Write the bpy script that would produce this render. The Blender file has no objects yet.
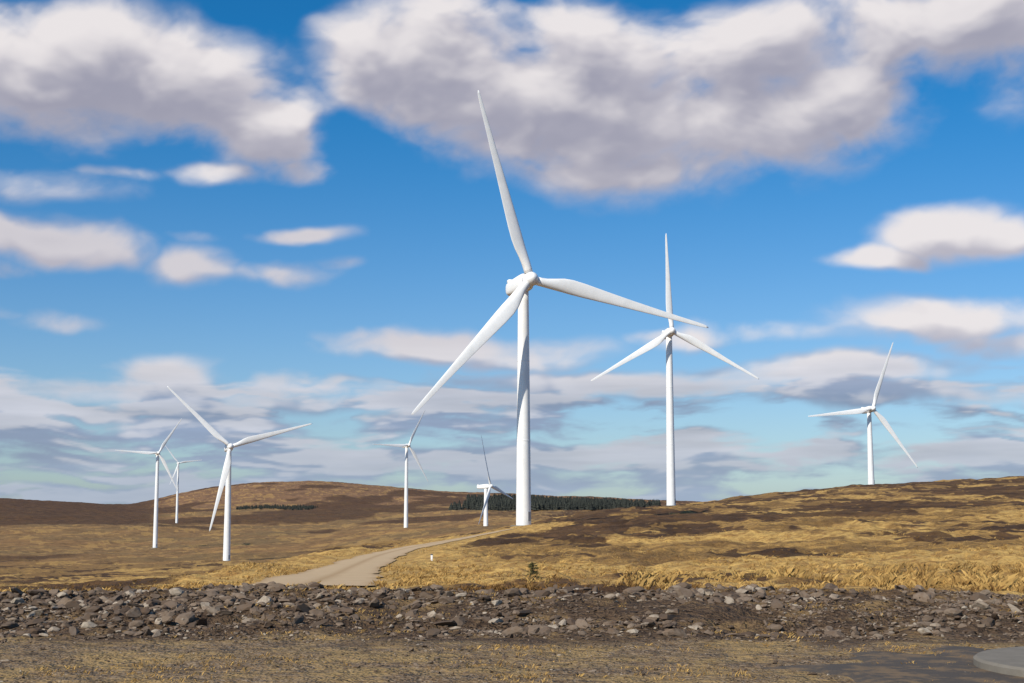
import bpy, math, numpy as np
from mathutils import Vector, Matrix
rng=np.random.default_rng(7)
F=50/36*1024; HY=508.0; TILT=math.atan((HY-341.5)/F); EYE=2.5
scene=bpy.context.scene
scene.view_settings.view_transform='Standard'; scene.view_settings.look='None'
scene.view_settings.exposure=0

# ---------------------------------------------------------------- helpers
def new_obj(name,verts,faces_loops,loop_starts,loop_tot,mat,smooth=True,attrs=None):
    me=bpy.data.meshes.new(name)
    me.vertices.add(len(verts)); me.vertices.foreach_set('co',np.asarray(verts,np.float32).ravel())
    me.loops.add(len(faces_loops)); me.loops.foreach_set('vertex_index',np.asarray(faces_loops,np.int32))
    me.polygons.add(len(loop_starts)); me.polygons.foreach_set('loop_start',np.asarray(loop_starts,np.int32))
    me.polygons.foreach_set('use_smooth',np.full(len(loop_starts),smooth))
    me.update(calc_edges=True)
    if attrs:
        for k,v in attrs.items():
            v=np.asarray(v,np.float32)
            if v.ndim==2:
                a=me.attributes.new(k,'FLOAT_COLOR','POINT'); a.data.foreach_set('color',v.ravel())
            else:
                a=me.attributes.new(k,'FLOAT','POINT'); a.data.foreach_set('value',v)
    me.materials.append(mat); me.validate()
    ob=bpy.data.objects.new(name,me); scene.collection.objects.link(ob); return ob
def mesh_uniform(name,V,Fc,mat,smooth=True,attrs=None):
    Fc=np.asarray(Fc,np.int32); n,k=Fc.shape
    return new_obj(name,V,Fc.ravel(),np.arange(n)*k,k,mat,smooth,attrs)
def ih(ix,iy,s):
    h=(ix.astype(np.int64)*374761393+iy.astype(np.int64)*668265263+s*1274126177)&0xFFFFFFFF
    h=((h^(h>>13))*1274126177)&0xFFFFFFFF
    h=h^(h>>16)
    return (h&0xFFFF)/65535.0
def vn(x,y,s=0):
    ix=np.floor(x);iy=np.floor(y);fx=x-ix;fy=y-iy
    fx=fx*fx*fx*(fx*(fx*6-15)+10);fy=fy*fy*fy*(fy*(fy*6-15)+10)
    a=ih(ix,iy,s);b=ih(ix+1,iy,s);c=ih(ix,iy+1,s);d=ih(ix+1,iy+1,s)
    return (a*(1-fx)+b*fx)*(1-fy)+(c*(1-fx)+d*fx)*fy-.5
def fbm(x,y,s=0,o=4,g=.5):
    r=0;a=1;ca,sa=math.cos(.6),math.sin(.6)
    for i in range(o):
        r=r+a*vn(x+17.3*i,y-9.1*i,s+i); x,y=(x*ca-y*sa)*2.03,(x*sa+y*ca)*2.03;a*=g
    return r
def sstep(a,b,x):
    t=np.clip((x-a)/(b-a),0,1); return t*t*(3-2*t)
def ray(px,py):
    u=(px-512)/F; v=(341.5-py)/F
    return np.array([u,math.cos(TILT)-v*math.sin(TILT),math.sin(TILT)+v*math.cos(TILT)])

# ---------------------------------------------------------------- terrain
YS=np.array([36,60,100,180,331,500,660,888,1300,1800,2500,3500,5000,7000,9500.])
TB={
-400:[597,594,592,588,582,575,568,560,545,528,512,500,497,505,512],
0:  [597,596,594,592,585,577,570,561,546,524,521,504,499,508,514],
70: [597,595,592,591,585,577,570,561,547,524,521,509,502,508,514],
130:[597,594,589,590,584,576,569,560,549,523,520,513,506,508,514],
200:[596,590,579,585,583,575,567,559,547,526,519,510,486,496,510],
260:[595,588,572,564,575,572,566,557,545,528,518,507,479,488,508],
320:[594,588,575,557,549,565,562,556,543,529,518,507,478,487,508],
400:[594,587,572,555,541,548,549,545,532,524,517,507,485,492,508],
450:[594,586,571,552,537,540,540,535,527,523,514,506,490,496,508],
485:[594,584,570,550,532,535,535,532,525,519,512,505,492,498,508],
524:[594,583,569,548,525,527,529,530,525,519,512,506,494,499,508],
600:[594,582,567,544,519,509,511,514,520,519,513,506,497,501,508],
669:[594,581,565,541,517,508,508,509,516,516,512,507,501,502,509],
780:[594,580,562,537,513,501,496,492,498,505,508,506,505,506,509],
868:[594,579,560,534,510,498,490,484,492,500,505,506,506,507,509],
1023:[595,577,557,530,505,491,483,476,485,495,502,505,506,507,509],
1500:[595,575,552,525,500,486,477,470,480,490,500,505,506,507,509]}
PXk=np.array(sorted(TB)); tab=np.array([TB[k] for k in PXk],float)
tabT=np.tan(TILT+np.arctan((341.5-tab)/F))
NL=240; NP=240
ls=np.linspace(math.log(36),math.log(9500),NL); pg=np.linspace(-400,1500,NP)
G=np.array([np.interp(ls,np.log(YS),r) for r in tabT])
G=np.array([np.interp(pg,PXk,G[:,j]) for j in range(NL)]).T
def blur(A,s,ax):
    k=np.arange(-int(3*s),int(3*s)+1); w=np.exp(-k*k/(2*s*s)); w/=w.sum()
    pad=[(0,0),(0,0)];pad[ax]=(len(k)//2,len(k)//2)
    B=np.pad(A,pad,mode='edge')
    return np.apply_along_axis(lambda m:np.convolve(m,w,mode='valid'),ax,B)
G=blur(blur(G,2.6,1),2.0,0)
def bil(P,L):
    a=np.clip((P+400)/1900*(NP-1),0,NP-1.001); b=np.clip((L-ls[0])/(ls[-1]-ls[0])*(NL-1),0,NL-1.001)
    i=a.astype(int);j=b.astype(int);fa=a-i;fb=b-j
    return (G[i,j]*(1-fb)+G[i,j+1]*fb)*(1-fa)+(G[i+1,j]*(1-fb)+G[i+1,j+1]*fb)*fa
def base_H(X,Y):
    th=np.arctan2(X,Y); r=np.hypot(X,Y)
    Ye=r*np.clip(np.cos(th),.75,1)
    P=512+F*1.0068*np.tan(np.clip(th,-.7,.7))
    Yc=np.maximum(Ye,36)
    z=EYE+Yc*bil(P,np.log(Yc))
    w=sstep(27.0,35.5,Ye+1.6*fbm(X/3,Y*0+3,5,3))
    return np.where(Ye<36,z*w,z)+.05*np.exp(-((Ye-33.5)/2.2)**2), Ye, P
def gx(px,Y): return (px-512)/(F*1.0068)*Y
ROAD=np.array([[gx(300,58),58],[gx(322,76),76],[gx(337,95),95],[gx(350,118),118],[gx(364,145),145],[gx(380,180),180],[gx(400,220),220],[gx(422,252),252],[gx(447,278),278],[gx(475,300),300],[gx(505,318),318]])
def resample(P,n):
    t=np.arange(len(P)); tt=np.linspace(0,len(P)-1,n)
    Q=np.array([np.interp(tt,t,P[:,k]) for k in (0,1)]).T
    k=np.hanning(int(n/len(P)*2.2)|1); k/=k.sum(); h=len(k)//2
    return np.array([np.convolve(np.pad(Q[:,c],h,mode='reflect',reflect_type='odd'),k,'valid') for c in (0,1)]).T
RP=resample(ROAD,260)
def road_dist(X,Y):
    d=np.full(X.shape,1e9); sel=(Y>40)&(Y<360)&(np.abs(X)<120)
    xs=X[sel];ys=Y[sel];m=np.full(xs.shape,1e9)
    for i in range(0,len(RP),2):
        m=np.minimum(m,(xs-RP[i,0])**2+(ys-RP[i,1])**2)
    d[sel]=np.sqrt(m); return d
def H(X,Y,rd=None):
    X=np.asarray(X,float);Y=np.asarray(Y,float)
    z,Ye,P=base_H(X,Y)
    if rd is None: rd=road_dist(X,Y)
    rm=sstep(3.2,9,rd)
    far=sstep(36,60,Ye)
    z=z+rm*far*(.36*fbm(X/1.8,Y/1.8,11,3)*(1-sstep(350,700,Ye))+1.25*fbm(X/10,Y/13,21,4)*sstep(45,130,Ye)*(1-.4*sstep(280,330,Ye)*(1-sstep(345,420,Ye))))
    z=z+sstep(300,900,Ye)*3.2*fbm(X/60,Y/80,31,4)+sstep(1200,3000,Ye)*12*fbm(X/380,Y/420,41,5)
    near=1-sstep(26,29,Ye)
    z=z+near*.03*fbm(X/.8,Y/.8,51,3)
    b=sstep(27,30,Ye)*(1-sstep(36,42,Ye))
    z=z+b*(.26*fbm(X/1.4,Y/1.0,61,4)+.12*fbm(X/5,Y/4,62,2))
    return z
def H1(x,y): return float(H(np.array([x]),np.array([y]))[0])
dense=np.linspace(math.radians(-22.5),math.radians(22.5),820)
rest=np.linspace(math.radians(22.5),math.radians(337.5),90)[1:-1]
th=np.concatenate([dense,rest])
rr=np.concatenate([[0.5,4,8],np.geomspace(11,60,300),np.geomspace(60,420,340)[1:],np.geomspace(420,9500,300)[1:],[14000,22000]])
nt,nr=len(th),len(rr)
TH,RR=np.meshgrid(th,rr)
X=RR*np.sin(TH);Y=RR*np.cos(TH)
RD=road_dist(X.ravel(),Y.ravel()).reshape(X.shape)
Z=H(X.ravel(),Y.ravel(),RD.ravel()).reshape(X.shape)
_,YE,PP=base_H(X,Y)
V=np.stack([X,Y,Z],-1).reshape(-1,3)
i=np.arange(nr-1)[:,None];j=np.arange(nt)[None,:];j2=(j+1)%nt
Fq=np.stack([i*nt+j,i*nt+j2,(i+1)*nt+j2,(i+1)*nt+j],-1).reshape(-1,4)[:,::-1]
def masks(X,Y,YE,PP,RD):
    n=fbm(X/6,Y/6,71,4)
    grav=1-sstep(35.0,37.6,YE+3*n)
    d1=.7*fbm(X/30,Y/60,81,4)+.75*fbm(X/10,Y/26,87,5)+.55*fbm(X/3,Y/6,85,3)
    dark=sstep(.06,.30,d1+.30*sstep(150,330,YE)*sstep(520,600,PP)-.04*(1-sstep(70,150,YE)))
    lf=.7*sstep(.0,.28,fbm(X/150,Y/420,86,5)+.10)
    cloud_shade=sstep(210,110,PP)*sstep(1900,2300,YE+400*fbm(X/300,Y/300,83,3))  # cloud shadow over the far left hills, painted in as darker ground colour
    strip=(1-sstep(150,235,PP+60*n))*sstep(50,62,YE)*(1-sstep(115,150,YE))
    wf=sstep(600,1000,YE)*(1-sstep(480,560,PP))
    dark=dark*(1-wf)+lf*wf
    dark=np.maximum(dark,np.maximum(cloud_shade,.95*strip))
    gold=(1-sstep(5,20,RD+8*n))
    gold=np.maximum(gold,.8*sstep(560,720,PP)*sstep(38,46,YE)*(1-sstep(60,85,YE+50*n)))
    gold=np.maximum(gold,.95*sstep(.0,.26,.8*fbm(X/22+50,Y/45,91,4)+.5*fbm(X/5,Y/12,92,4)))
    return grav,dark*(1-sstep(14,5,RD)),gold
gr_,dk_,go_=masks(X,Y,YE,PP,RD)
far_=sstep(250,1100,YE)*(1-.5*sstep(540,640,PP)*(1-sstep(1000,1400,YE)))
hill_=sstep(3000,3900,YE+500*fbm(X/400,Y/400,95,4))

# ---------------------------------------------------------------- material helpers
def mat(name):
    m=bpy.data.materials.new(name); m.use_nodes=True
    nt=m.node_tree; b=nt.nodes['Principled BSDF']; b.inputs['Roughness'].default_value=.9
    b.inputs['Specular IOR Level'].default_value=.2
    return m,nt,b
def N(nt,t,**k):
    n=nt.nodes.new(t)
    for a,b in k.items(): setattr(n,a,b)
    return n
def setin(nt,s,v):
    if v is None: return
    if isinstance(v,bpy.types.NodeSocket): nt.links.new(v,s)
    else: s.default_value=v
def M(nt,op,a,b=None,c=None,clamp=False):
    n=N(nt,'ShaderNodeMath',operation=op); n.use_clamp=clamp
    setin(nt,n.inputs[0],a);setin(nt,n.inputs[1],b);setin(nt,n.inputs[2],c); return n.outputs[0]
def noise(nt,v,scale,detail=4,rough=.55,dist=0):
    n=N(nt,'ShaderNodeTexNoise'); setin(nt,n.inputs['Vector'],v); n.inputs['Scale'].default_value=scale
    n.inputs['Detail'].default_value=detail;n.inputs['Roughness'].default_value=rough;n.inputs['Distortion'].default_value=dist
    return n.outputs['Fac']
def mr(nt,v,a,b,c=0.,d=1.,smooth=True):
    n=N(nt,'ShaderNodeMapRange'); n.interpolation_type='SMOOTHSTEP' if smooth else 'LINEAR'
    setin(nt,n.inputs['Value'],v)
    for k,x in zip(('From Min','From Max','To Min','To Max'),(a,b,c,d)): setin(nt,n.inputs[k],x)
    return n.outputs['Result']
def mix(nt,f,a,b,bt='MIX'):
    n=N(nt,'ShaderNodeMix',data_type='RGBA',blend_type=bt)
    setin(nt,n.inputs[0],f)
    for s,v in ((n.inputs[6],a),(n.inputs[7],b)):
        if isinstance(v,tuple): v=(*v,1)
        setin(nt,s,v)
    return n.outputs[2]
def attr(nt,name,o='Fac'):
    n=N(nt,'ShaderNodeAttribute',attribute_name=name); return n.outputs[o]

m_ter,nt_,b=mat('moorland_ground')
pos=N(nt_,'ShaderNodeNewGeometry').outputs['Position']
n_big=noise(nt_,pos,.006,5,.6); n_mid=noise(nt_,pos,.06,6,.68); n_c=noise(nt_,pos,.21,5,.68); n_sm=noise(nt_,pos,.7,5,.72); n_fine=noise(nt_,pos,7,3,.7)
far=attr(nt_,'far')
A=mix(nt_,mr(nt_,n_mid,.40,.60),(.20,.108,.033),(.44,.255,.075))
A=mix(nt_,M(nt_,'MULTIPLY',mr(nt_,n_c,.48,.61),.7),A,(.135,.068,.024))
A=mix(nt_,M(nt_,'MULTIPLY',mr(nt_,n_sm,.46,.58),.7),A,(.10,.052,.02))
A=mix(nt_,M(nt_,'MULTIPLY',mr(nt_,n_fine,.45,.7),.5),A,(.48,.31,.105))
FA=mix(nt_,mr(nt_,n_big,.38,.62),(.265,.145,.055),(.19,.122,.052))
FA=mix(nt_,M(nt_,'MULTIPLY',mr(nt_,n_mid,.44,.58),.65),FA,(.105,.058,.027))
FA=mix(nt_,M(nt_,'MULTIPLY',mr(nt_,n_c,.45,.62),.4),FA,(.33,.20,.078))
FA=mix(nt_,M(nt_,'MULTIPLY',attr(nt_,'hill'),.8),FA,mix(nt_,mr(nt_,n_mid,.42,.60),(.24,.13,.066),(.13,.068,.038)))
A=mix(nt_,far,A,FA)
gold=mr(nt_,M(nt_,'ADD',attr(nt_,'gold'),M(nt_,'MULTIPLY',M(nt_,'SUBTRACT',n_sm,.5),1.6)),.3,.75)
Gc=mix(nt_,mr(nt_,n_sm,.42,.62),(.62,.39,.12),(.34,.185,.056))
A=mix(nt_,M(nt_,'MULTIPLY',gold,M(nt_,'SUBTRACT',.85,M(nt_,'MULTIPLY',far,.5))),A,Gc)
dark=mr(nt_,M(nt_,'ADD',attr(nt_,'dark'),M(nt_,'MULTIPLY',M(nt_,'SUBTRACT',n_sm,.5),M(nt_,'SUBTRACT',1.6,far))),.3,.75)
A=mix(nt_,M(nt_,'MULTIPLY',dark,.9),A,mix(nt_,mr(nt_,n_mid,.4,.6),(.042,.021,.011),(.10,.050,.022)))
vor=N(nt_,'ShaderNodeTexVoronoi'); setin(nt_,vor.inputs['Vector'],pos); vor.inputs['Scale'].default_value=24
sepc=N(nt_,'ShaderNodeSeparateColor'); nt_.links.new(vor.outputs['Color'],sepc.inputs[0])
peb=mix(nt_,sepc.outputs[0],(.10,.066,.042),(.34,.26,.18))
soil=mix(nt_,mr(nt_,n_fine,.35,.65),(.10,.06,.030),(.24,.155,.078))
g=mix(nt_,mr(nt_,sepc.outputs[1],.45,.7),soil,peb)
n_f2=noise(nt_,pos,.55,7,.78)
g=mix(nt_,M(nt_,'MULTIPLY',mr(nt_,n_f2,.42,.6),.8),g,(.34,.225,.09))
g=mix(nt_,M(nt_,'MULTIPLY',mr(nt_,noise(nt_,pos,1.3,6,.75),.52,.64),.6),g,(.08,.048,.025))
bm2=mix(nt_,mr(nt_,n_fine,.35,.65),(.045,.027,.016),(.12,.075,.042))
bm2=mix(nt_,M(nt_,'MULTIPLY',mr(nt_,n_f2,.5,.62),.7),bm2,(.25,.16,.07))
g=mix(nt_,attr(nt_,'berm'),g,bm2)
A=mix(nt_,attr(nt_,'gravel'),A,g)
nt_.links.new(A,b.inputs['Base Color'])
bp=N(nt_,'ShaderNodeBump'); bp.inputs['Strength'].default_value=1.0; bp.inputs['Distance'].default_value=.35
hh=M(nt_,'ADD',M(nt_,'MULTIPLY',n_sm,2.0),M(nt_,'MULTIPLY',n_fine,.28))
nt_.links.new(hh,bp.inputs['Height']); nt_.links.new(bp.outputs[0],b.inputs['Normal'])
berm_=sstep(26.6,28.4,YE+2.2*fbm(X/2,Y/2,72,4))
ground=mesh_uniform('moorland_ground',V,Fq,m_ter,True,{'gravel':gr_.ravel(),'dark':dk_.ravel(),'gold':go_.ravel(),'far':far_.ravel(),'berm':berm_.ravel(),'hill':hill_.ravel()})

# ---------------------------------------------------------------- gravel track
m_rd,nr_,b=mat('track_gravel')
pos=N(nr_,'ShaderNodeNewGeometry').outputs['Position']
c=mix(nr_,noise(nr_,pos,.5,7,.72),(.36,.245,.135),(.60,.44,.27))
c=mix(nr_,mr(nr_,noise(nr_,pos,14,3,.7),.4,.65),c,(.47,.34,.20))
c=mix(nr_,M(nr_,'MULTIPLY',attr(nr_,'rut'),.6),c,(.30,.185,.08))
nr_.links.new(c,b.inputs['Base Color'])
tan=np.gradient(RP,axis=0); tan/=np.linalg.norm(tan,axis=1)[:,None]; nor=np.stack([tan[:,1],-tan[:,0]],-1)
W=np.linspace(-1,1,17); vs=[];rut=[]
ej=2.9+.9*fbm(np.arange(len(RP))/7.,np.zeros(len(RP)),3,3); ej2=2.9+.9*fbm(np.arange(len(RP))/7.,np.ones(len(RP))*9,3,3)
for a in range(len(RP)):
    for w in W:
        p=RP[a]+nor[a]*w*(ej[a] if w>0 else ej2[a]); vs.append([p[0],p[1],0]); rut.append(max(0,1-abs(w)/.2)+max(0,1-abs(abs(w)-1)/.2)*1.0)
vs=np.array(vs); vs[:,2]=H(vs[:,0],vs[:,1])+.07+.05*(1-(np.tile(W,len(RP)))**2)
i=np.arange(len(RP)-1)[:,None];j=np.arange(16)[None,:]
mesh_uniform('gravel_track',vs,np.stack([i*17+j,i*17+j+1,(i+1)*17+j+1,(i+1)*17+j],-1).reshape(-1,4),m_rd,True,{'rut':rut})

# ---------------------------------------------------------------- rocks
def ico(sub):
    import bmesh
    bm=bmesh.new(); bmesh.ops.create_icosphere(bm,subdivisions=sub,radius=1)
    v=np.array([x.co[:] for x in bm.verts]);f=np.array([[q.index for q in x.verts] for x in bm.faces]); bm.free(); return v,f
def rock_templates(sub,n):
    v0,f=ico(sub); out=[]
    for k in range(n):
        v=v0.copy()
        for q in range(8):
            nn=rng.normal(size=3);nn/=np.linalg.norm(nn); d=rng.uniform(.3,.75)
            e=v@nn-d; v=v-np.where(e>0,e,0)[:,None]*nn
        out.append(v*(1+.05*rng.normal(size=v.shape)))
    return out,f
def scatter(X,Y,size,sub,sink=.25,flat=(.35,.75)):
    T,f=rock_templates(sub,24); n=len(X); T=np.array(T)
    sel=rng.integers(0,24,n); v=T[sel]
    sc=np.stack([rng.uniform(.9,1.7,n),rng.uniform(.6,1.1,n),rng.uniform(flat[0],flat[1],n)],-1)*size[:,None]
    v=v*sc[:,None,:]
    an=rng.uniform(0,6.28,n); tl=rng.uniform(-.6,.6,n)
    c,s=np.cos(an),np.sin(an); x=v[...,0]*c[:,None]-v[...,1]*s[:,None]; y=v[...,0]*s[:,None]+v[...,1]*c[:,None]; z=v[...,2]
    c,s=np.cos(tl),np.sin(tl); y,z=y*c[:,None]-z*s[:,None],y*s[:,None]+z*c[:,None]
    Zb=H(X,Y)+sc[:,2]*(1-2*sink)*.6
    VV=np.stack([x+X[:,None],y+Y[:,None],z+Zb[:,None]],-1).reshape(-1,3)
    k=T.shape[1]
    FF=(f[None]+(np.arange(n)*k)[:,None,None]).reshape(-1,3)
    return VV,FF,np.repeat(rng.random(n),k)
def merge(name,parts,mat,smooth=False):
    vs=[];fs=[];ts=[];o=0
    for v,f,t in parts:
        vs.append(v);fs.append(f+o);ts.append(t);o+=len(v)
    return mesh_uniform(name,np.concatenate(vs),np.concatenate(fs),mat,smooth,{'tint':np.concatenate(ts)})
m_rk,nk,b=mat('rubble_rock')
pos=N(nk,'ShaderNodeNewGeometry').outputs['Position']
c=mix(nk,attr(nk,'tint'),(.075,.052,.038),(.22,.165,.12))
c=mix(nk,mr(nk,attr(nk,'tint'),.84,.97),c,(.37,.31,.24))
c=mix(nk,mr(nk,noise(nk,pos,9,5,.7),.4,.7),c,mix(nk,.6,c,(.12,.072,.04)))
nk.links.new(c,b.inputs['Base Color'])
n=8500; Yb=27.6+9.0*rng.beta(1.8,1.2,n); Xb=rng.uniform(-.44,.44,n)*Yb
dn=fbm(Xb/2.6,Yb/1.8,101,4)
keep=(dn+.20+.15*(Yb>33))>rng.random(n)*.55; Xb,Yb=Xb[keep],Yb[keep]
s1=np.clip(rng.lognormal(-2.62,.50,len(Xb)),.035,.23)
n=17000; Y2=27.0+9.6*rng.beta(1.5,1.3,n); X2=rng.uniform(-.46,.46,n)*Y2
s2=np.clip(rng.lognormal(-3.3,.4,n),.02,.07)
k=(fbm(X2/2.2,Y2/1.6,102,4)+.25)>rng.random(n)*.5; X2,Y2,s2=X2[k],Y2[k],s2[k]
merge('rubble_berm',[scatter(Xb,Yb,s1,2),scatter(X2,Y2,s2,1)],m_rk)
n=9000; Y3=rng.uniform(17,28.5,n);X3=rng.uniform(-.46,.46,n)*Y3
k=(fbm(X3/1.8,Y3/1.5,103,4)+.3)>rng.random(n)*.6; X3,Y3=X3[k],Y3[k]
s3=np.clip(rng.lognormal(-4.1,.55,len(X3)),.008,.075)
merge('loose_gravel',[scatter(X3,Y3,s3,1)],m_rk)

# ---------------------------------------------------------------- grass
def grass(X,Y,hgt,nb,wid,spread=.12,zoff=-.02,toff=0):
    n=len(X); Xr=np.repeat(X,nb);Yr=np.repeat(Y,nb);h=np.repeat(hgt,nb)*rng.uniform(.4,1.1,n*nb); w=np.repeat(wid,nb)
    sp=np.repeat(hgt,nb)*spread/.5
    bx=Xr+rng.normal(size=n*nb)*sp;by=Yr+rng.normal(size=n*nb)*sp
    bz=np.repeat(H(X,Y),nb)+zoff
    a=rng.uniform(0,6.28,n*nb);lean=rng.uniform(.15,1.0,n*nb)
    dx,dy=np.cos(a)*lean+.15,np.sin(a)*lean
    fa=rng.uniform(0,6.28,n*nb); wx,wy=np.cos(fa)*w*.5,np.sin(fa)*w*.5
    v=np.stack([np.stack([bx-wx,by-wy,bz],-1),np.stack([bx+wx,by+wy,bz],-1),
       np.stack([bx+dx*h*.4,by+dy*h*.4,bz+h*.62],-1),
       np.stack([bx+dx*h,by+dy*h,bz+h*.85],-1)],1)
    m=n*nb; o=(np.arange(m)*4)[:,None]
    f=np.concatenate([o+np.array([0,1,2]),o+np.array([1,3,2])])
    t=np.repeat(np.clip(np.repeat(rng.random(n),nb)*.6+rng.random(m)*.4+toff,0,1),4)
    return v.reshape(-1,3),f,t
m_gr,ng,b=mat('dry_grass')
c=mix(ng,attr(ng,'tint'),(.16,.082,.025),(.62,.40,.135))
ng.links.new(c,b.inputs['Base Color'])
parts=[]
def place(n,y0,y1,pw,u0,u1,func):
    Yg=y0+(y1-y0)*rng.random(n)**pw; Xg=rng.uniform(u0,u1,n)*Yg
    rd=road_dist(Xg,Yg); _,ye,pp=base_H(Xg,Yg); g_,d_,o_=masks(Xg,Yg,ye,pp,rd)
    k=(rd>2.9)&(func(g_,d_,o_,Xg,Yg)>rng.random(n)); return Xg[k],Yg[k]
x,y=place(16000,36.5,120,1.3,-.44,.44,lambda g,d,o,X,Y:(1-d)*(.12+.8*o)*np.clip(.4+2.2*fbm(X/4,Y/5,111,3),0,1))
parts.append(grass(x,y,rng.uniform(.10,.30,len(x)),12,np.full(len(x),.024)))
x,y=place(8000,37,140,1.3,-.44,.44,lambda g,d,o,X,Y:(.15+.8*d)*np.clip(.4+2.2*fbm(X/4,Y/5,115,3),0,1))
parts.append(grass(x,y,rng.uniform(.10,.28,len(x)),10,np.full(len(x),.028),toff=-.7))
x,y=place(12000,100,330,1.2,-.2,.44,lambda g,d,o,X,Y:(1-d)*(.15+.85*o)*np.clip(.4+2*fbm(X/9,Y/12,112,3),0,1))
parts.append(grass(x,y,rng.uniform(.12,.38,len(x)),7,np.full(len(x),.055),.25))
x,y=place(2400,38,80,1.2,.08,.44,lambda g,d,o,X,Y:np.clip(-.35+2.6*fbm(X/4,Y/6,113,4)+.45*sstep(.24,.36,X/Y),0,.9))
parts.append(grass(x,y,rng.uniform(.18,.60,len(x))*rng.uniform(.6,1,len(x)),30,np.full(len(x),.017),.15))
x,y=place(9000,18,37,1,-.46,.46,lambda g,d,o,X,Y:np.clip(-.02+1.8*fbm(X/2.5,Y/2,114,3),0,1))
parts.append(grass(x,y,rng.uniform(.03,.11,len(x)),9,np.full(len(x),.009),.3))
merge('dry_moor_grass',parts,m_gr)

# ---------------------------------------------------------------- wind turbines
m_w,nw,b=mat('turbine_white_paint')
tc=N(nw,'ShaderNodeTexCoord').outputs['Object']
c=mix(nw,mr(nw,noise(nw,tc,.35,5,.6),.35,.7),(.86,.86,.85),(.79,.79,.78))
nw.links.new(c,b.inputs['Base Color']); b.inputs['Roughness'].default_value=.4; b.inputs['Specular IOR Level'].default_value=.4
m_dk,nd,b=mat('turbine_dark_detail'); b.inputs['Base Color'].default_value=(.08,.085,.09,1)
m_dr,nd,b=mat('door_grey'); b.inputs['Base Color'].default_value=(.38,.39,.40,1)
m_cc,nc,b=mat('concrete')
tcp=N(nc,'ShaderNodeNewGeometry').outputs['Position']
c=mix(nc,noise(nc,tcp,3,7,.7),(.11,.095,.075),(.24,.215,.18)); nc.links.new(c,b.inputs['Base Color'])

def loft(name,rings,mat,cap=True,smooth=True):
    rings=np.array(rings);n,k,_=rings.shape
    i=np.arange(n-1)[:,None];j=np.arange(k)[None,:];j2=(j+1)%k
    q=np.stack([i*k+j,i*k+j2,(i+1)*k+j2,(i+1)*k+j],-1).reshape(-1,4)
    loops=list(q.ravel()); st=list(range(0,len(q)*4,4))
    if cap:
        st.append(len(loops)); loops+=list(range(k))[::-1]
        st.append(len(loops)); loops+=list(range((n-1)*k,n*k))
    return new_obj(name,rings.reshape(-1,3),loops,st,None,mat,smooth)
def circ(r,z,k=40,cx=0,cy=0):
    a=np.arange(k)/k*2*math.pi; return np.stack([cx+r*np.cos(a),cy+r*np.sin(a),np.full(k,z)],-1)
def blade_mesh(R,mat):
    S=np.array([0,.03,.06,.1,.15,.2,.27,.35,.45,.55,.65,.75,.85,.92,.96,.985,1.0])
    ch=np.array([2.0,2.0,2.15,2.6,3.2,3.45,3.3,2.95,2.5,2.1,1.75,1.42,1.15,.95,.8,.6,.2])*R/45
    tk=np.array([1,1,.9,.66,.44,.34,.28,.25,.22,.2,.19,.18,.17,.16,.16,.16,.16])
    tw=np.radians(np.interp(S,[0,.2,.5,1],[16,13,5,0]))+math.radians(4)
    rings=[];k=28;a=np.arange(k)/k*2*math.pi
    for s,c_,t_,w in zip(S,ch,tk,tw):
        xc=.5*(1+np.cos(a))
        yt=t_*np.sin(a)*.5
        blend=np.clip((1-t_)/.6,0,1)
        yt=yt*(1-blend*.75*(xc-.25))if blend>0 else yt
        cx=(xc-(.5*(1-blend)+.3*blend))*c_; cy=yt*c_
        X=cx*math.cos(w)-cy*math.sin(w);Yv=cx*math.sin(w)+cy*math.cos(w)
        rings.append(np.stack([X,Yv,np.full(k,1.2+s*(R-1.2))],-1))
    return loft('blade',rings,mat)
def superring(hx,hz,y,k=32,p=.55,cz=0):
    a=np.arange(k)/k*2*math.pi; c,s=np.cos(a),np.sin(a)
    return np.stack([hx*np.sign(c)*np.abs(c)**p,np.full(k,y),cz+hz*np.sign(s)*np.abs(s)**p],-1)
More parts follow.
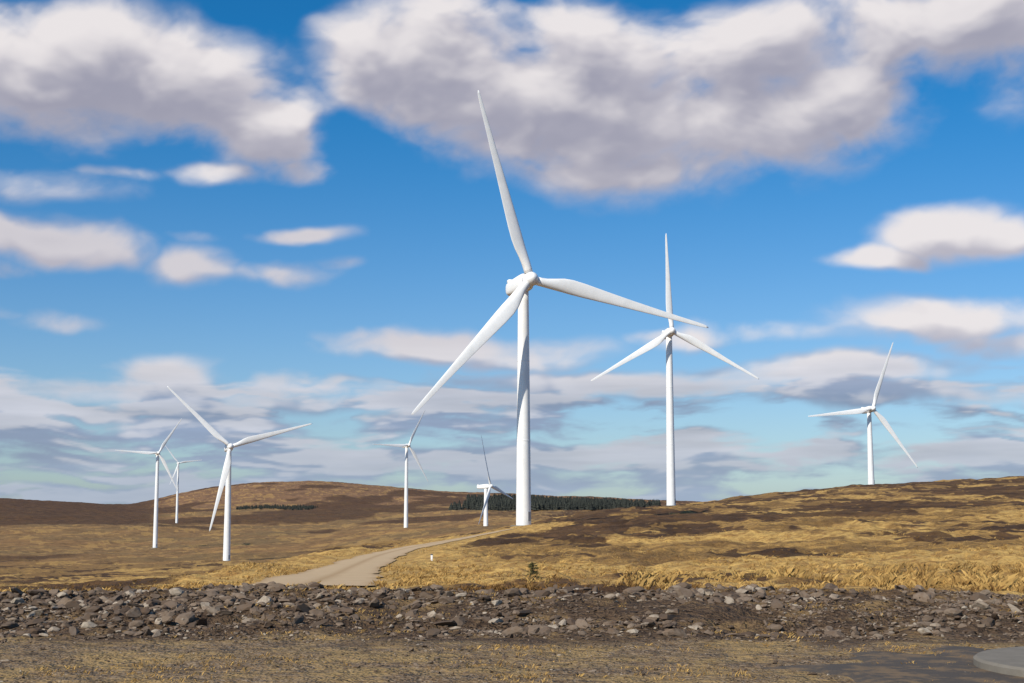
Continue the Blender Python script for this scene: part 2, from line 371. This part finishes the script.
def turbine(hub_px,D,yaw,roll,cone,R=45,rb=2.0,rt=1.3):
    yaw=math.radians(yaw);roll=math.radians(roll);cone=math.radians(cone)
    C=ray(*hub_px)*D; C[2]+=EYE
    n=np.array([-math.sin(yaw),-math.cos(yaw),0]); n3=n*math.cos(.087)+np.array([0,0,.087])
    OH=4.3*R/45
    base=C-n*OH; gz=H1(base[0],base[1]); axis_z=C[2]-.087*OH
    root=bpy.data.objects.new('wind_turbine',None); scene.collection.objects.link(root)
    root.location=(base[0],base[1],gz); root.empty_display_size=2
    parts=[]
    hh=axis_z-gz; topz=hh-1.9*R/45
    zz=np.linspace(-3,topz,26); rg=[]
    for z in zz: rg.append(circ(rb+(rt-rb)*(max(z,0)/topz)**1.05,z,48))
    parts.append(loft('tower',rg,m_w))
    for q,fr in enumerate((.36,.7)):
        z=topz*fr; r=rb+(rt-rb)*fr**1.05
        parts.append(loft('tower_flange',[circ(r+.0,z-.12,48),circ(r+.03,z-.1,48),circ(r+.03,z+.1,48),circ(r+.0,z+.12,48)],m_w,False))
    parts.append(loft('foundation',[circ(rb+1.3,-2,40),circ(rb+1.3,.12,40),circ(rb+1.2,.2,40)],m_cc,smooth=False))
    w_=.5; y0=-rb-.06;y1=-rb+.35
    dvv=[[-w_,y0,1.2],[w_,y0,1.2],[w_,y0,3.3],[-w_,y0,3.3],[-w_,y1,1.2],[w_,y1,1.2],[w_,y1,3.3],[-w_,y1,3.3]]
    door=mesh_uniform('door',np.array(dvv),[[0,1,2,3],[0,4,5,1],[1,5,6,2],[2,6,7,3],[3,7,4,0]],m_dr,False)
    door.rotation_euler=(0,0,math.radians(50)); parts.append(door)
    s=R/45
    h=np.cross([0,0,1.],n)
    up=np.cross(h,n3); up=up if up[2]>0 else -up
    Bm=Matrix(((h[0],n3[0],up[0]),(h[1],n3[1],up[1]),(h[2],n3[2],up[2]))).to_4x4()
    ctr=Vector((0,0,axis_z-gz))
    rg=[]
    for y,a_,b_,cz in [(-8.2,.7,.8,.35),(-8.0,1.25,1.35,.3),(-7.2,1.5,1.65,.22),(-4,1.72,1.9,.1),(0,1.8,2.0,0),(1.8,1.75,1.95,0),(2.5,1.5,1.6,0),(2.7,1.35,1.4,0)]:
        rg.append(superring(a_*s,b_*s,y*s,p=.62,cz=cz*s))
    nac=loft('nacelle',rg,m_w); nac.matrix_basis=Matrix.Translation(ctr)@Bm; parts.append(nac)
    rg=[superring(1.1*s,.45*s,-7.4*s,p=.4,cz=2.1*s),superring(1.1*s,.45*s,-6.6*s,p=.4,cz=2.1*s)]
    cl=loft('cooler',rg,m_w); cl.matrix_basis=Matrix.Translation(ctr)@Bm; parts.append(cl)
    rg=[]
    for y,r in [(2.75,1.4),(2.9,1.62),(4.3,1.7),(5.0,1.62),(5.7,1.35),(6.2,.95),(6.5,.5),(6.62,.08)]:
        q=circ(r*s,0,36); rg.append(np.stack([q[:,0],np.full(36,y*s),q[:,1]],-1))
    hb=loft('hub_spinner',rg,m_w); hb.matrix_basis=Matrix.Translation(ctr)@Bm; parts.append(hb)
    hubc=ctr+Vector(n3*OH)
    for k in range(3):
        bl=blade_mesh(R,m_w); bl.name='blade_%d'%(k+1)
        a_=roll+k*2*math.pi/3
        sp=math.cos(cone)*(math.cos(a_)*up+math.sin(a_)*h)+math.sin(cone)*n3
        tg=(-math.sin(a_)*up+math.cos(a_)*h); tg=-tg
        nn=np.cross(sp,tg)
        Mx=Matrix(((tg[0],nn[0],sp[0]),(tg[1],nn[1],sp[1]),(tg[2],nn[2],sp[2]))).to_4x4()
        bl.matrix_basis=Matrix.Translation(hubc)@Mx; parts.append(bl)
    for p in parts: p.parent=root
    return root
turbine((530.5,279.2),331,-22,-16.9,5.2,R=45.6,rb=1.75,rt=1.25)
turbine((671.8,331),655,-11,-1.5,1.6,R=46.3,rb=2.1,rt=1.4)
turbine((872.8,408.5),890,-17,22.8,1.0,R=46.5)
turbine((230.5,446.6),781,-20,-46.6,.3,R=47.5)
turbine((158.6,453),1240,-25,33,0,R=37)
turbine((178.8,463),2200,-25,-38,0,R=37)
turbine((408.8,445.2),1512,-36,30.0,.2,rb=2.3,rt=1.5)
turbine((490.5,486),1265,-66,-16,1.0,R=47,rb=2.2,rt=1.5)

# ---------------------------------------------------------------- distant conifer plantation
m_cf,nf,b=mat('conifer_foliage')
c=mix(nf,attr(nf,'tint'),(.022,.025,.022),(.042,.045,.036)); nf.links.new(c,b.inputs['Base Color'])
def trees(X,Y,h):
    n=len(X);k=6; zb=H(X,Y); a=np.arange(k)/k*6.283
    tiers=[(.10,.30,.45),(.35,.23,.72),(.6,.15,1.0)]
    V_=[]
    for (z0,r,z1) in tiers:
        rj=rng.uniform(.7,1.2,(n,k))*r*h[:,None]
        ring=np.stack([X[:,None]+rj*np.cos(a),Y[:,None]+rj*np.sin(a),zb[:,None]+h[:,None]*(z0+.03*rng.normal(size=(n,k)))],-1)
        tip=np.stack([X,Y,zb+h*z1],-1)[:,None]
        V_.append(np.concatenate([ring,tip],1))
    VV=np.concatenate(V_,1)
    f=[]
    for t in range(3):
        for q in range(k): f.append([t*7+q,t*7+(q+1)%k,t*7+6])
    f=np.array(f); FF=(f[None]+(np.arange(n)*21)[:,None,None]).reshape(-1,3)
    return VV.reshape(-1,3),FF,np.repeat(rng.random(n),21)
def patch(n,p0,p1,y0,y1,h0,h1,seed):
    Yt=rng.uniform(y0,y1,n); P=rng.uniform(p0,p1,n)
    e=fbm(P/30,Yt/200,seed,3); k=(P-p0>25+60*e)&(p1-P>25+60*e)
    P,Yt=P[k],Yt[k]; return gx(P,Yt),Yt,rng.uniform(h0,h1,len(P))
pp=[]
for a_ in [(4800,448,660,2700,4000,9,18,3),(700,232,335,3250,3500,5,9,5)]:
    x,y,h=patch(*a_); pp.append(trees(x,y,h))
merge('conifer_plantation',pp,m_cf)

# ---------------------------------------------------------------- small things
def at(px,Y): return gx(px,Y)
root=bpy.data.objects.new('young_spruce_tree',None); scene.collection.objects.link(root)
sx,sy=at(533,56),56.; sz=H1(sx,sy); root.location=(sx,sy,sz-.05)
m_bk,nb_,b=mat('bark'); b.inputs['Base Color'].default_value=(.09,.06,.04,1)
m_sp,nsp,b=mat('spruce_needles')
c=mix(nsp,attr(nsp,'tint'),(.04,.045,.02),(.13,.12,.045)); nsp.links.new(c,b.inputs['Base Color'])
tr=loft('trunk',[circ(.03,-.05,10),circ(.022,.35,10),circ(.006,.82,10)],m_bk); tr.parent=root
vv=[];ff=[];tt=[]
for q in range(60):
    z=.08+.7*rng.random(); L=.30*(1-z)**.8+.04; a_=rng.random()*6.28
    for w in range(14):
        s_=rng.random(); c0=np.array([math.cos(a_)*L*s_,math.sin(a_)*L*s_,z-.12*s_*L/.3+.05*s_*s_])
        d=np.array([math.cos(a_),math.sin(a_),.2])*.07+rng.normal(size=3)*.04; e=rng.normal(size=3)*.010
        o=len(vv); vv+=[c0-e,c0+e,c0+d]; ff.append([o,o+1,o+2]); tt+=[rng.random()]*3
fo=mesh_uniform('needles',np.array(vv),np.array(ff),m_sp,False,{'tint':tt}); fo.parent=root
root=bpy.data.objects.new('marker_post',None); scene.collection.objects.link(root)
sx,sy=at(432,135),135.; root.location=(sx,sy,H1(sx,sy))
def boxloft(name,w,z0,z1,mt,bev=.02,x=0):
    def r(h,z): return np.array([[x-h,-h,z],[x+h,-h,z],[x+h,h,z],[x-h,h,z]])
    return loft(name,[r(w,z0),r(w,z1-bev),r(w-bev,z1)],mt,smooth=False)
for o in (boxloft('post',.09,-.2,.52,m_w),boxloft('cap',.11,.523,.62,m_dk)): o.parent=root
loft('concrete_foundation_slab',[circ(2.5,-.1,96,9.75,22.4),circ(2.5,.13,96,9.75,22.4),circ(2.45,.165,96,9.75,22.4),circ(1.6,.17,96,9.75,22.4)],m_cc,smooth=False)
m_as,na,b=mat('worn_asphalt')
pa=N(na,'ShaderNodeNewGeometry').outputs['Position']
c=mix(na,noise(na,pa,25,5,.8),(.035,.031,.027),(.11,.09,.075)); c=mix(na,mr(na,noise(na,pa,1.5,6,.75),.46,.6),c,(.16,.11,.065))
na.links.new(c,b.inputs['Base Color'])
k=140;a=np.arange(k)/k*2*math.pi
rad=1+.5*fbm(np.cos(a)*3+9,np.sin(a)*3,7,5)
ox,oy=8.0,22.5
V_=[[ox,oy,.035]]
for f_ in (.5,.9,1.0):
    for q in range(k):
        x=ox+3.3*rad[q]*f_*math.cos(a[q]); y=oy+3.1*rad[q]*f_*math.sin(a[q]); V_.append([x,y,.035 if f_<1 else -.01])
loops=[];st=[]
for q in range(k):
    st.append(len(loops)); loops+=[0,1+q,1+(q+1)%k]
for t in range(2):
    for q in range(k):
        st.append(len(loops)); loops+=[1+t*k+q,1+(t+1)*k+q,1+(t+1)*k+(q+1)%k,1+t*k+(q+1)%k]
new_obj('asphalt_pavement',V_,loops,st,None,m_as,False)

# ---------------------------------------------------------------- sky: clouds as a far dome of vertex colours
azs=np.concatenate([np.linspace(-1.3,-.43,70)[:-1],np.linspace(-.43,.43,820),np.linspace(.43,1.3,70)[1:]])
els=np.concatenate([np.linspace(-.01,.42,430),np.linspace(.42,1.1,60)[1:]])
AZ,EL=np.meshgrid(azs,els)
def dens(x,y,o=7):
    wx=32*fbm(x/130,y/80,201,4); wy=15*fbm(x/120,y/70,211,4)
    x=x+wx;y=y+wy
    blobs=[(370,60,60,48,.8),(430,75,75,60,1),(520,110,95,62,1),(620,125,110,62,1.1),(740,130,110,55,1.05),(850,110,80,45,.95),(700,60,190,45,1),(560,30,120,32,.75),(890,45,110,45,.9),(990,35,110,55,1.05),(480,15,70,35,.8),(600,168,80,18,.5),(1080,60,120,60,1),(530,50,60,30,.6),
    (0,85,90,48,1),(60,80,110,45,1.05),(140,90,110,46,1.05),(225,115,80,42,1),(60,130,110,32,.8),(260,150,60,28,.85),(300,180,50,15,.85),(215,182,50,14,.7),
    (65,259,75,20,.95),(5,252,40,16,.65),(195,272,40,17,.85),(298,241,42,9,.75),(280,281,50,12,.7),(335,272,26,8,.45),(62,328,45,10,.7),(10,322,30,6,.4),(40,205,90,16,.45),(110,187,50,8,.45),(10,285,40,8,.55),(115,366,30,6,.45),(185,245,40,7,.35),
    (960,245,55,20,.95),(895,265,40,11,.8),(1010,250,40,16,.75),(745,334,95,12,.75),(655,332,36,9,.6),(950,325,110,20,1.0),(1015,345,80,16,.9),
    (450,343,130,15,.95),(380,350,70,10,.7),(170,374,55,15,.95),(90,392,120,16,.95),(270,381,36,11,.8),(520,352,70,14,.8),(850,372,120,16,.9),(570,380,130,12,.8),(330,400,170,12,.8),(900,400,150,14,.8),(700,385,120,10,.6),(60,420,120,10,.7)]
    T=np.zeros_like(x)
    for (bx,by,a_,b_,am) in blobs:
        q=((x-bx)/(a_*1.12))**2+((y-by)/(b_*1.12))**2
        e=am*np.exp(-q**1.2); T=np.maximum(T,e)*.72+.28*(T+e-T*e*.6)
    dk=sstep(345,400,y)
    st=fbm(x/170,y/20,221,min(o,6),.56)+.4*fbm(x/50,y/8,231,min(o,4))
    T=np.maximum(T,dk*np.clip(.60+1.05*st+.20*sstep(425,475,y),0,1.1))
    far_az=sstep(1060,1250,np.abs(x-512)+512)+sstep(-20,-200,y)
    T=np.maximum(T,np.clip(far_az,0,1)*np.clip(.35+1.6*fbm(x/420,y/220,241,5),0,1.1))
    b=fbm(x/85,y/48,251,o,.51)
    bil_=np.abs(fbm(x/60,y/36,271,min(o,4),.5))
    return T+(.60*b+.18*(bil_-.18))*(.30+.70*np.clip(T*1.6,0,1))
PXs=512+F*np.tan(np.clip(AZ,-1.2,1.2))
PYs=341.5-F*np.tan(np.clip(EL-TILT,-1,1.1))
d0=dens(PXs,PYs); ds=dens(PXs,PYs,4); d1=dens(PXs-14,PYs-24,4); d2=dens(PXs,PYs-44,4)
low=sstep(325,410,PYs)
alpha=sstep(.16,.88,d0)*(.97-.10*low)
lit=sstep(-.25,.62,(.7*ds+.3*d0-d1)*(1+.8*low))
core=sstep(.3,1.25,.5*d2+.5*ds)
bright=1-.5*sstep(180,240,PYs)*(1-sstep(520,700,PXs))*(1-sstep(330,370,PYs))
lit=np.clip(lit*(1-.22*core)+.18*(1-core)*(1-low),0,1)*(1-.45*low)*bright
def L_(c): return (np.array(c)/255.)**2.2
shade=L_((184,181,193))[None,None]*(1-core[...,None])+L_((158,157,173))[None,None]*core[...,None]
shade=shade*(1-low[...,None])+L_((138,151,178))[None,None]*low[...,None]
col=shade*(1-lit[...,None])+L_((236,230,230))*lit[...,None]
bnd=(low*fbm(PXs/170,PYs/13,261,5,.55))[...,None]
col=col*(1+.24*bnd)
hz=sstep(430,505,PYs)[...,None]*.6
col=col*(1-hz)+L_((162,179,204))*hz
rgba=np.concatenate([col,np.ones_like(alpha)[...,None]],-1).reshape(-1,4)
Rs=30000.
SV=np.stack([Rs*np.cos(EL)*np.sin(AZ),Rs*np.cos(EL)*np.cos(AZ),Rs*np.sin(EL)],-1).reshape(-1,3)
nr2,nc2=AZ.shape
i=np.arange(nr2-1)[:,None];j=np.arange(nc2-1)[None,:]
SF=np.stack([i*nc2+j,i*nc2+j+1,(i+1)*nc2+j+1,(i+1)*nc2+j],-1).reshape(-1,4)
m_sk=bpy.data.materials.new('cloud_layer'); m_sk.use_nodes=True; ns=m_sk.node_tree; ns.nodes.clear()
o=N(ns,'ShaderNodeOutputMaterial'); em=N(ns,'ShaderNodeEmission'); tp=N(ns,'ShaderNodeBsdfTransparent'); mx=N(ns,'ShaderNodeMixShader')
ns.links.new(attr(ns,'cloud','Color'),em.inputs[0]); ns.links.new(attr(ns,'cover'),mx.inputs[0])
ns.links.new(tp.outputs[0],mx.inputs[1]); ns.links.new(em.outputs[0],mx.inputs[2]); ns.links.new(mx.outputs[0],o.inputs[0])
m_sk.cycles.emission_sampling='NONE'
mesh_uniform('sky',SV,SF,m_sk,True,{'cloud':rgba,'cover':alpha.ravel()})

SUN_AZ=220; SUN_EL=38
w=bpy.data.worlds.new('World'); scene.world=w; w.use_nodes=True; nt=w.node_tree; nt.nodes.clear()
out=N(nt,'ShaderNodeOutputWorld')
sky=N(nt,'ShaderNodeTexSky',sky_type='NISHITA'); sky.sun_disc=False
sky.sun_elevation=math.radians(SUN_EL); sky.sun_rotation=math.radians(SUN_AZ); sky.altitude=300; sky.air_density=1.0; sky.dust_density=.5; sky.ozone_density=2.0
tcw=N(nt,'ShaderNodeTexCoord').outputs['Generated']
sp=N(nt,'ShaderNodeSeparateXYZ'); nt.links.new(tcw,sp.inputs[0])
tint=mix(nt,mr(nt,sp.outputs[2],.02,.33,0,1),(.66,.84,1.08),(.10,.71,1.12))
skyc=mix(nt,1.0,sky.outputs[0],tint,'MULTIPLY')
bg1=N(nt,'ShaderNodeBackground'); nt.links.new(skyc,bg1.inputs[0]); bg1.inputs[1].default_value=.098
nt.links.new(bg1.outputs[0],out.inputs[0])
L=bpy.data.lights.new('sun','SUN'); L.energy=5.0; L.angle=math.radians(.5); L.color=(1,.925,.80)
so=bpy.data.objects.new('sun',L); scene.collection.objects.link(so)
a_=math.radians(SUN_AZ);e_=math.radians(SUN_EL)
sd=Vector((math.sin(a_)*math.cos(e_),math.cos(a_)*math.cos(e_),math.sin(e_)))
so.rotation_euler=sd.to_track_quat('Z','Y').to_euler(); so.location=(0,-20,60)

cam=bpy.data.cameras.new('camera'); cam.lens=50; cam.sensor_width=36; cam.clip_end=40000; cam.clip_start=.1
co=bpy.data.objects.new('camera',cam); scene.collection.objects.link(co)
co.location=(0,0,EYE); co.rotation_euler=(math.pi/2+TILT,0,0); scene.camera=co
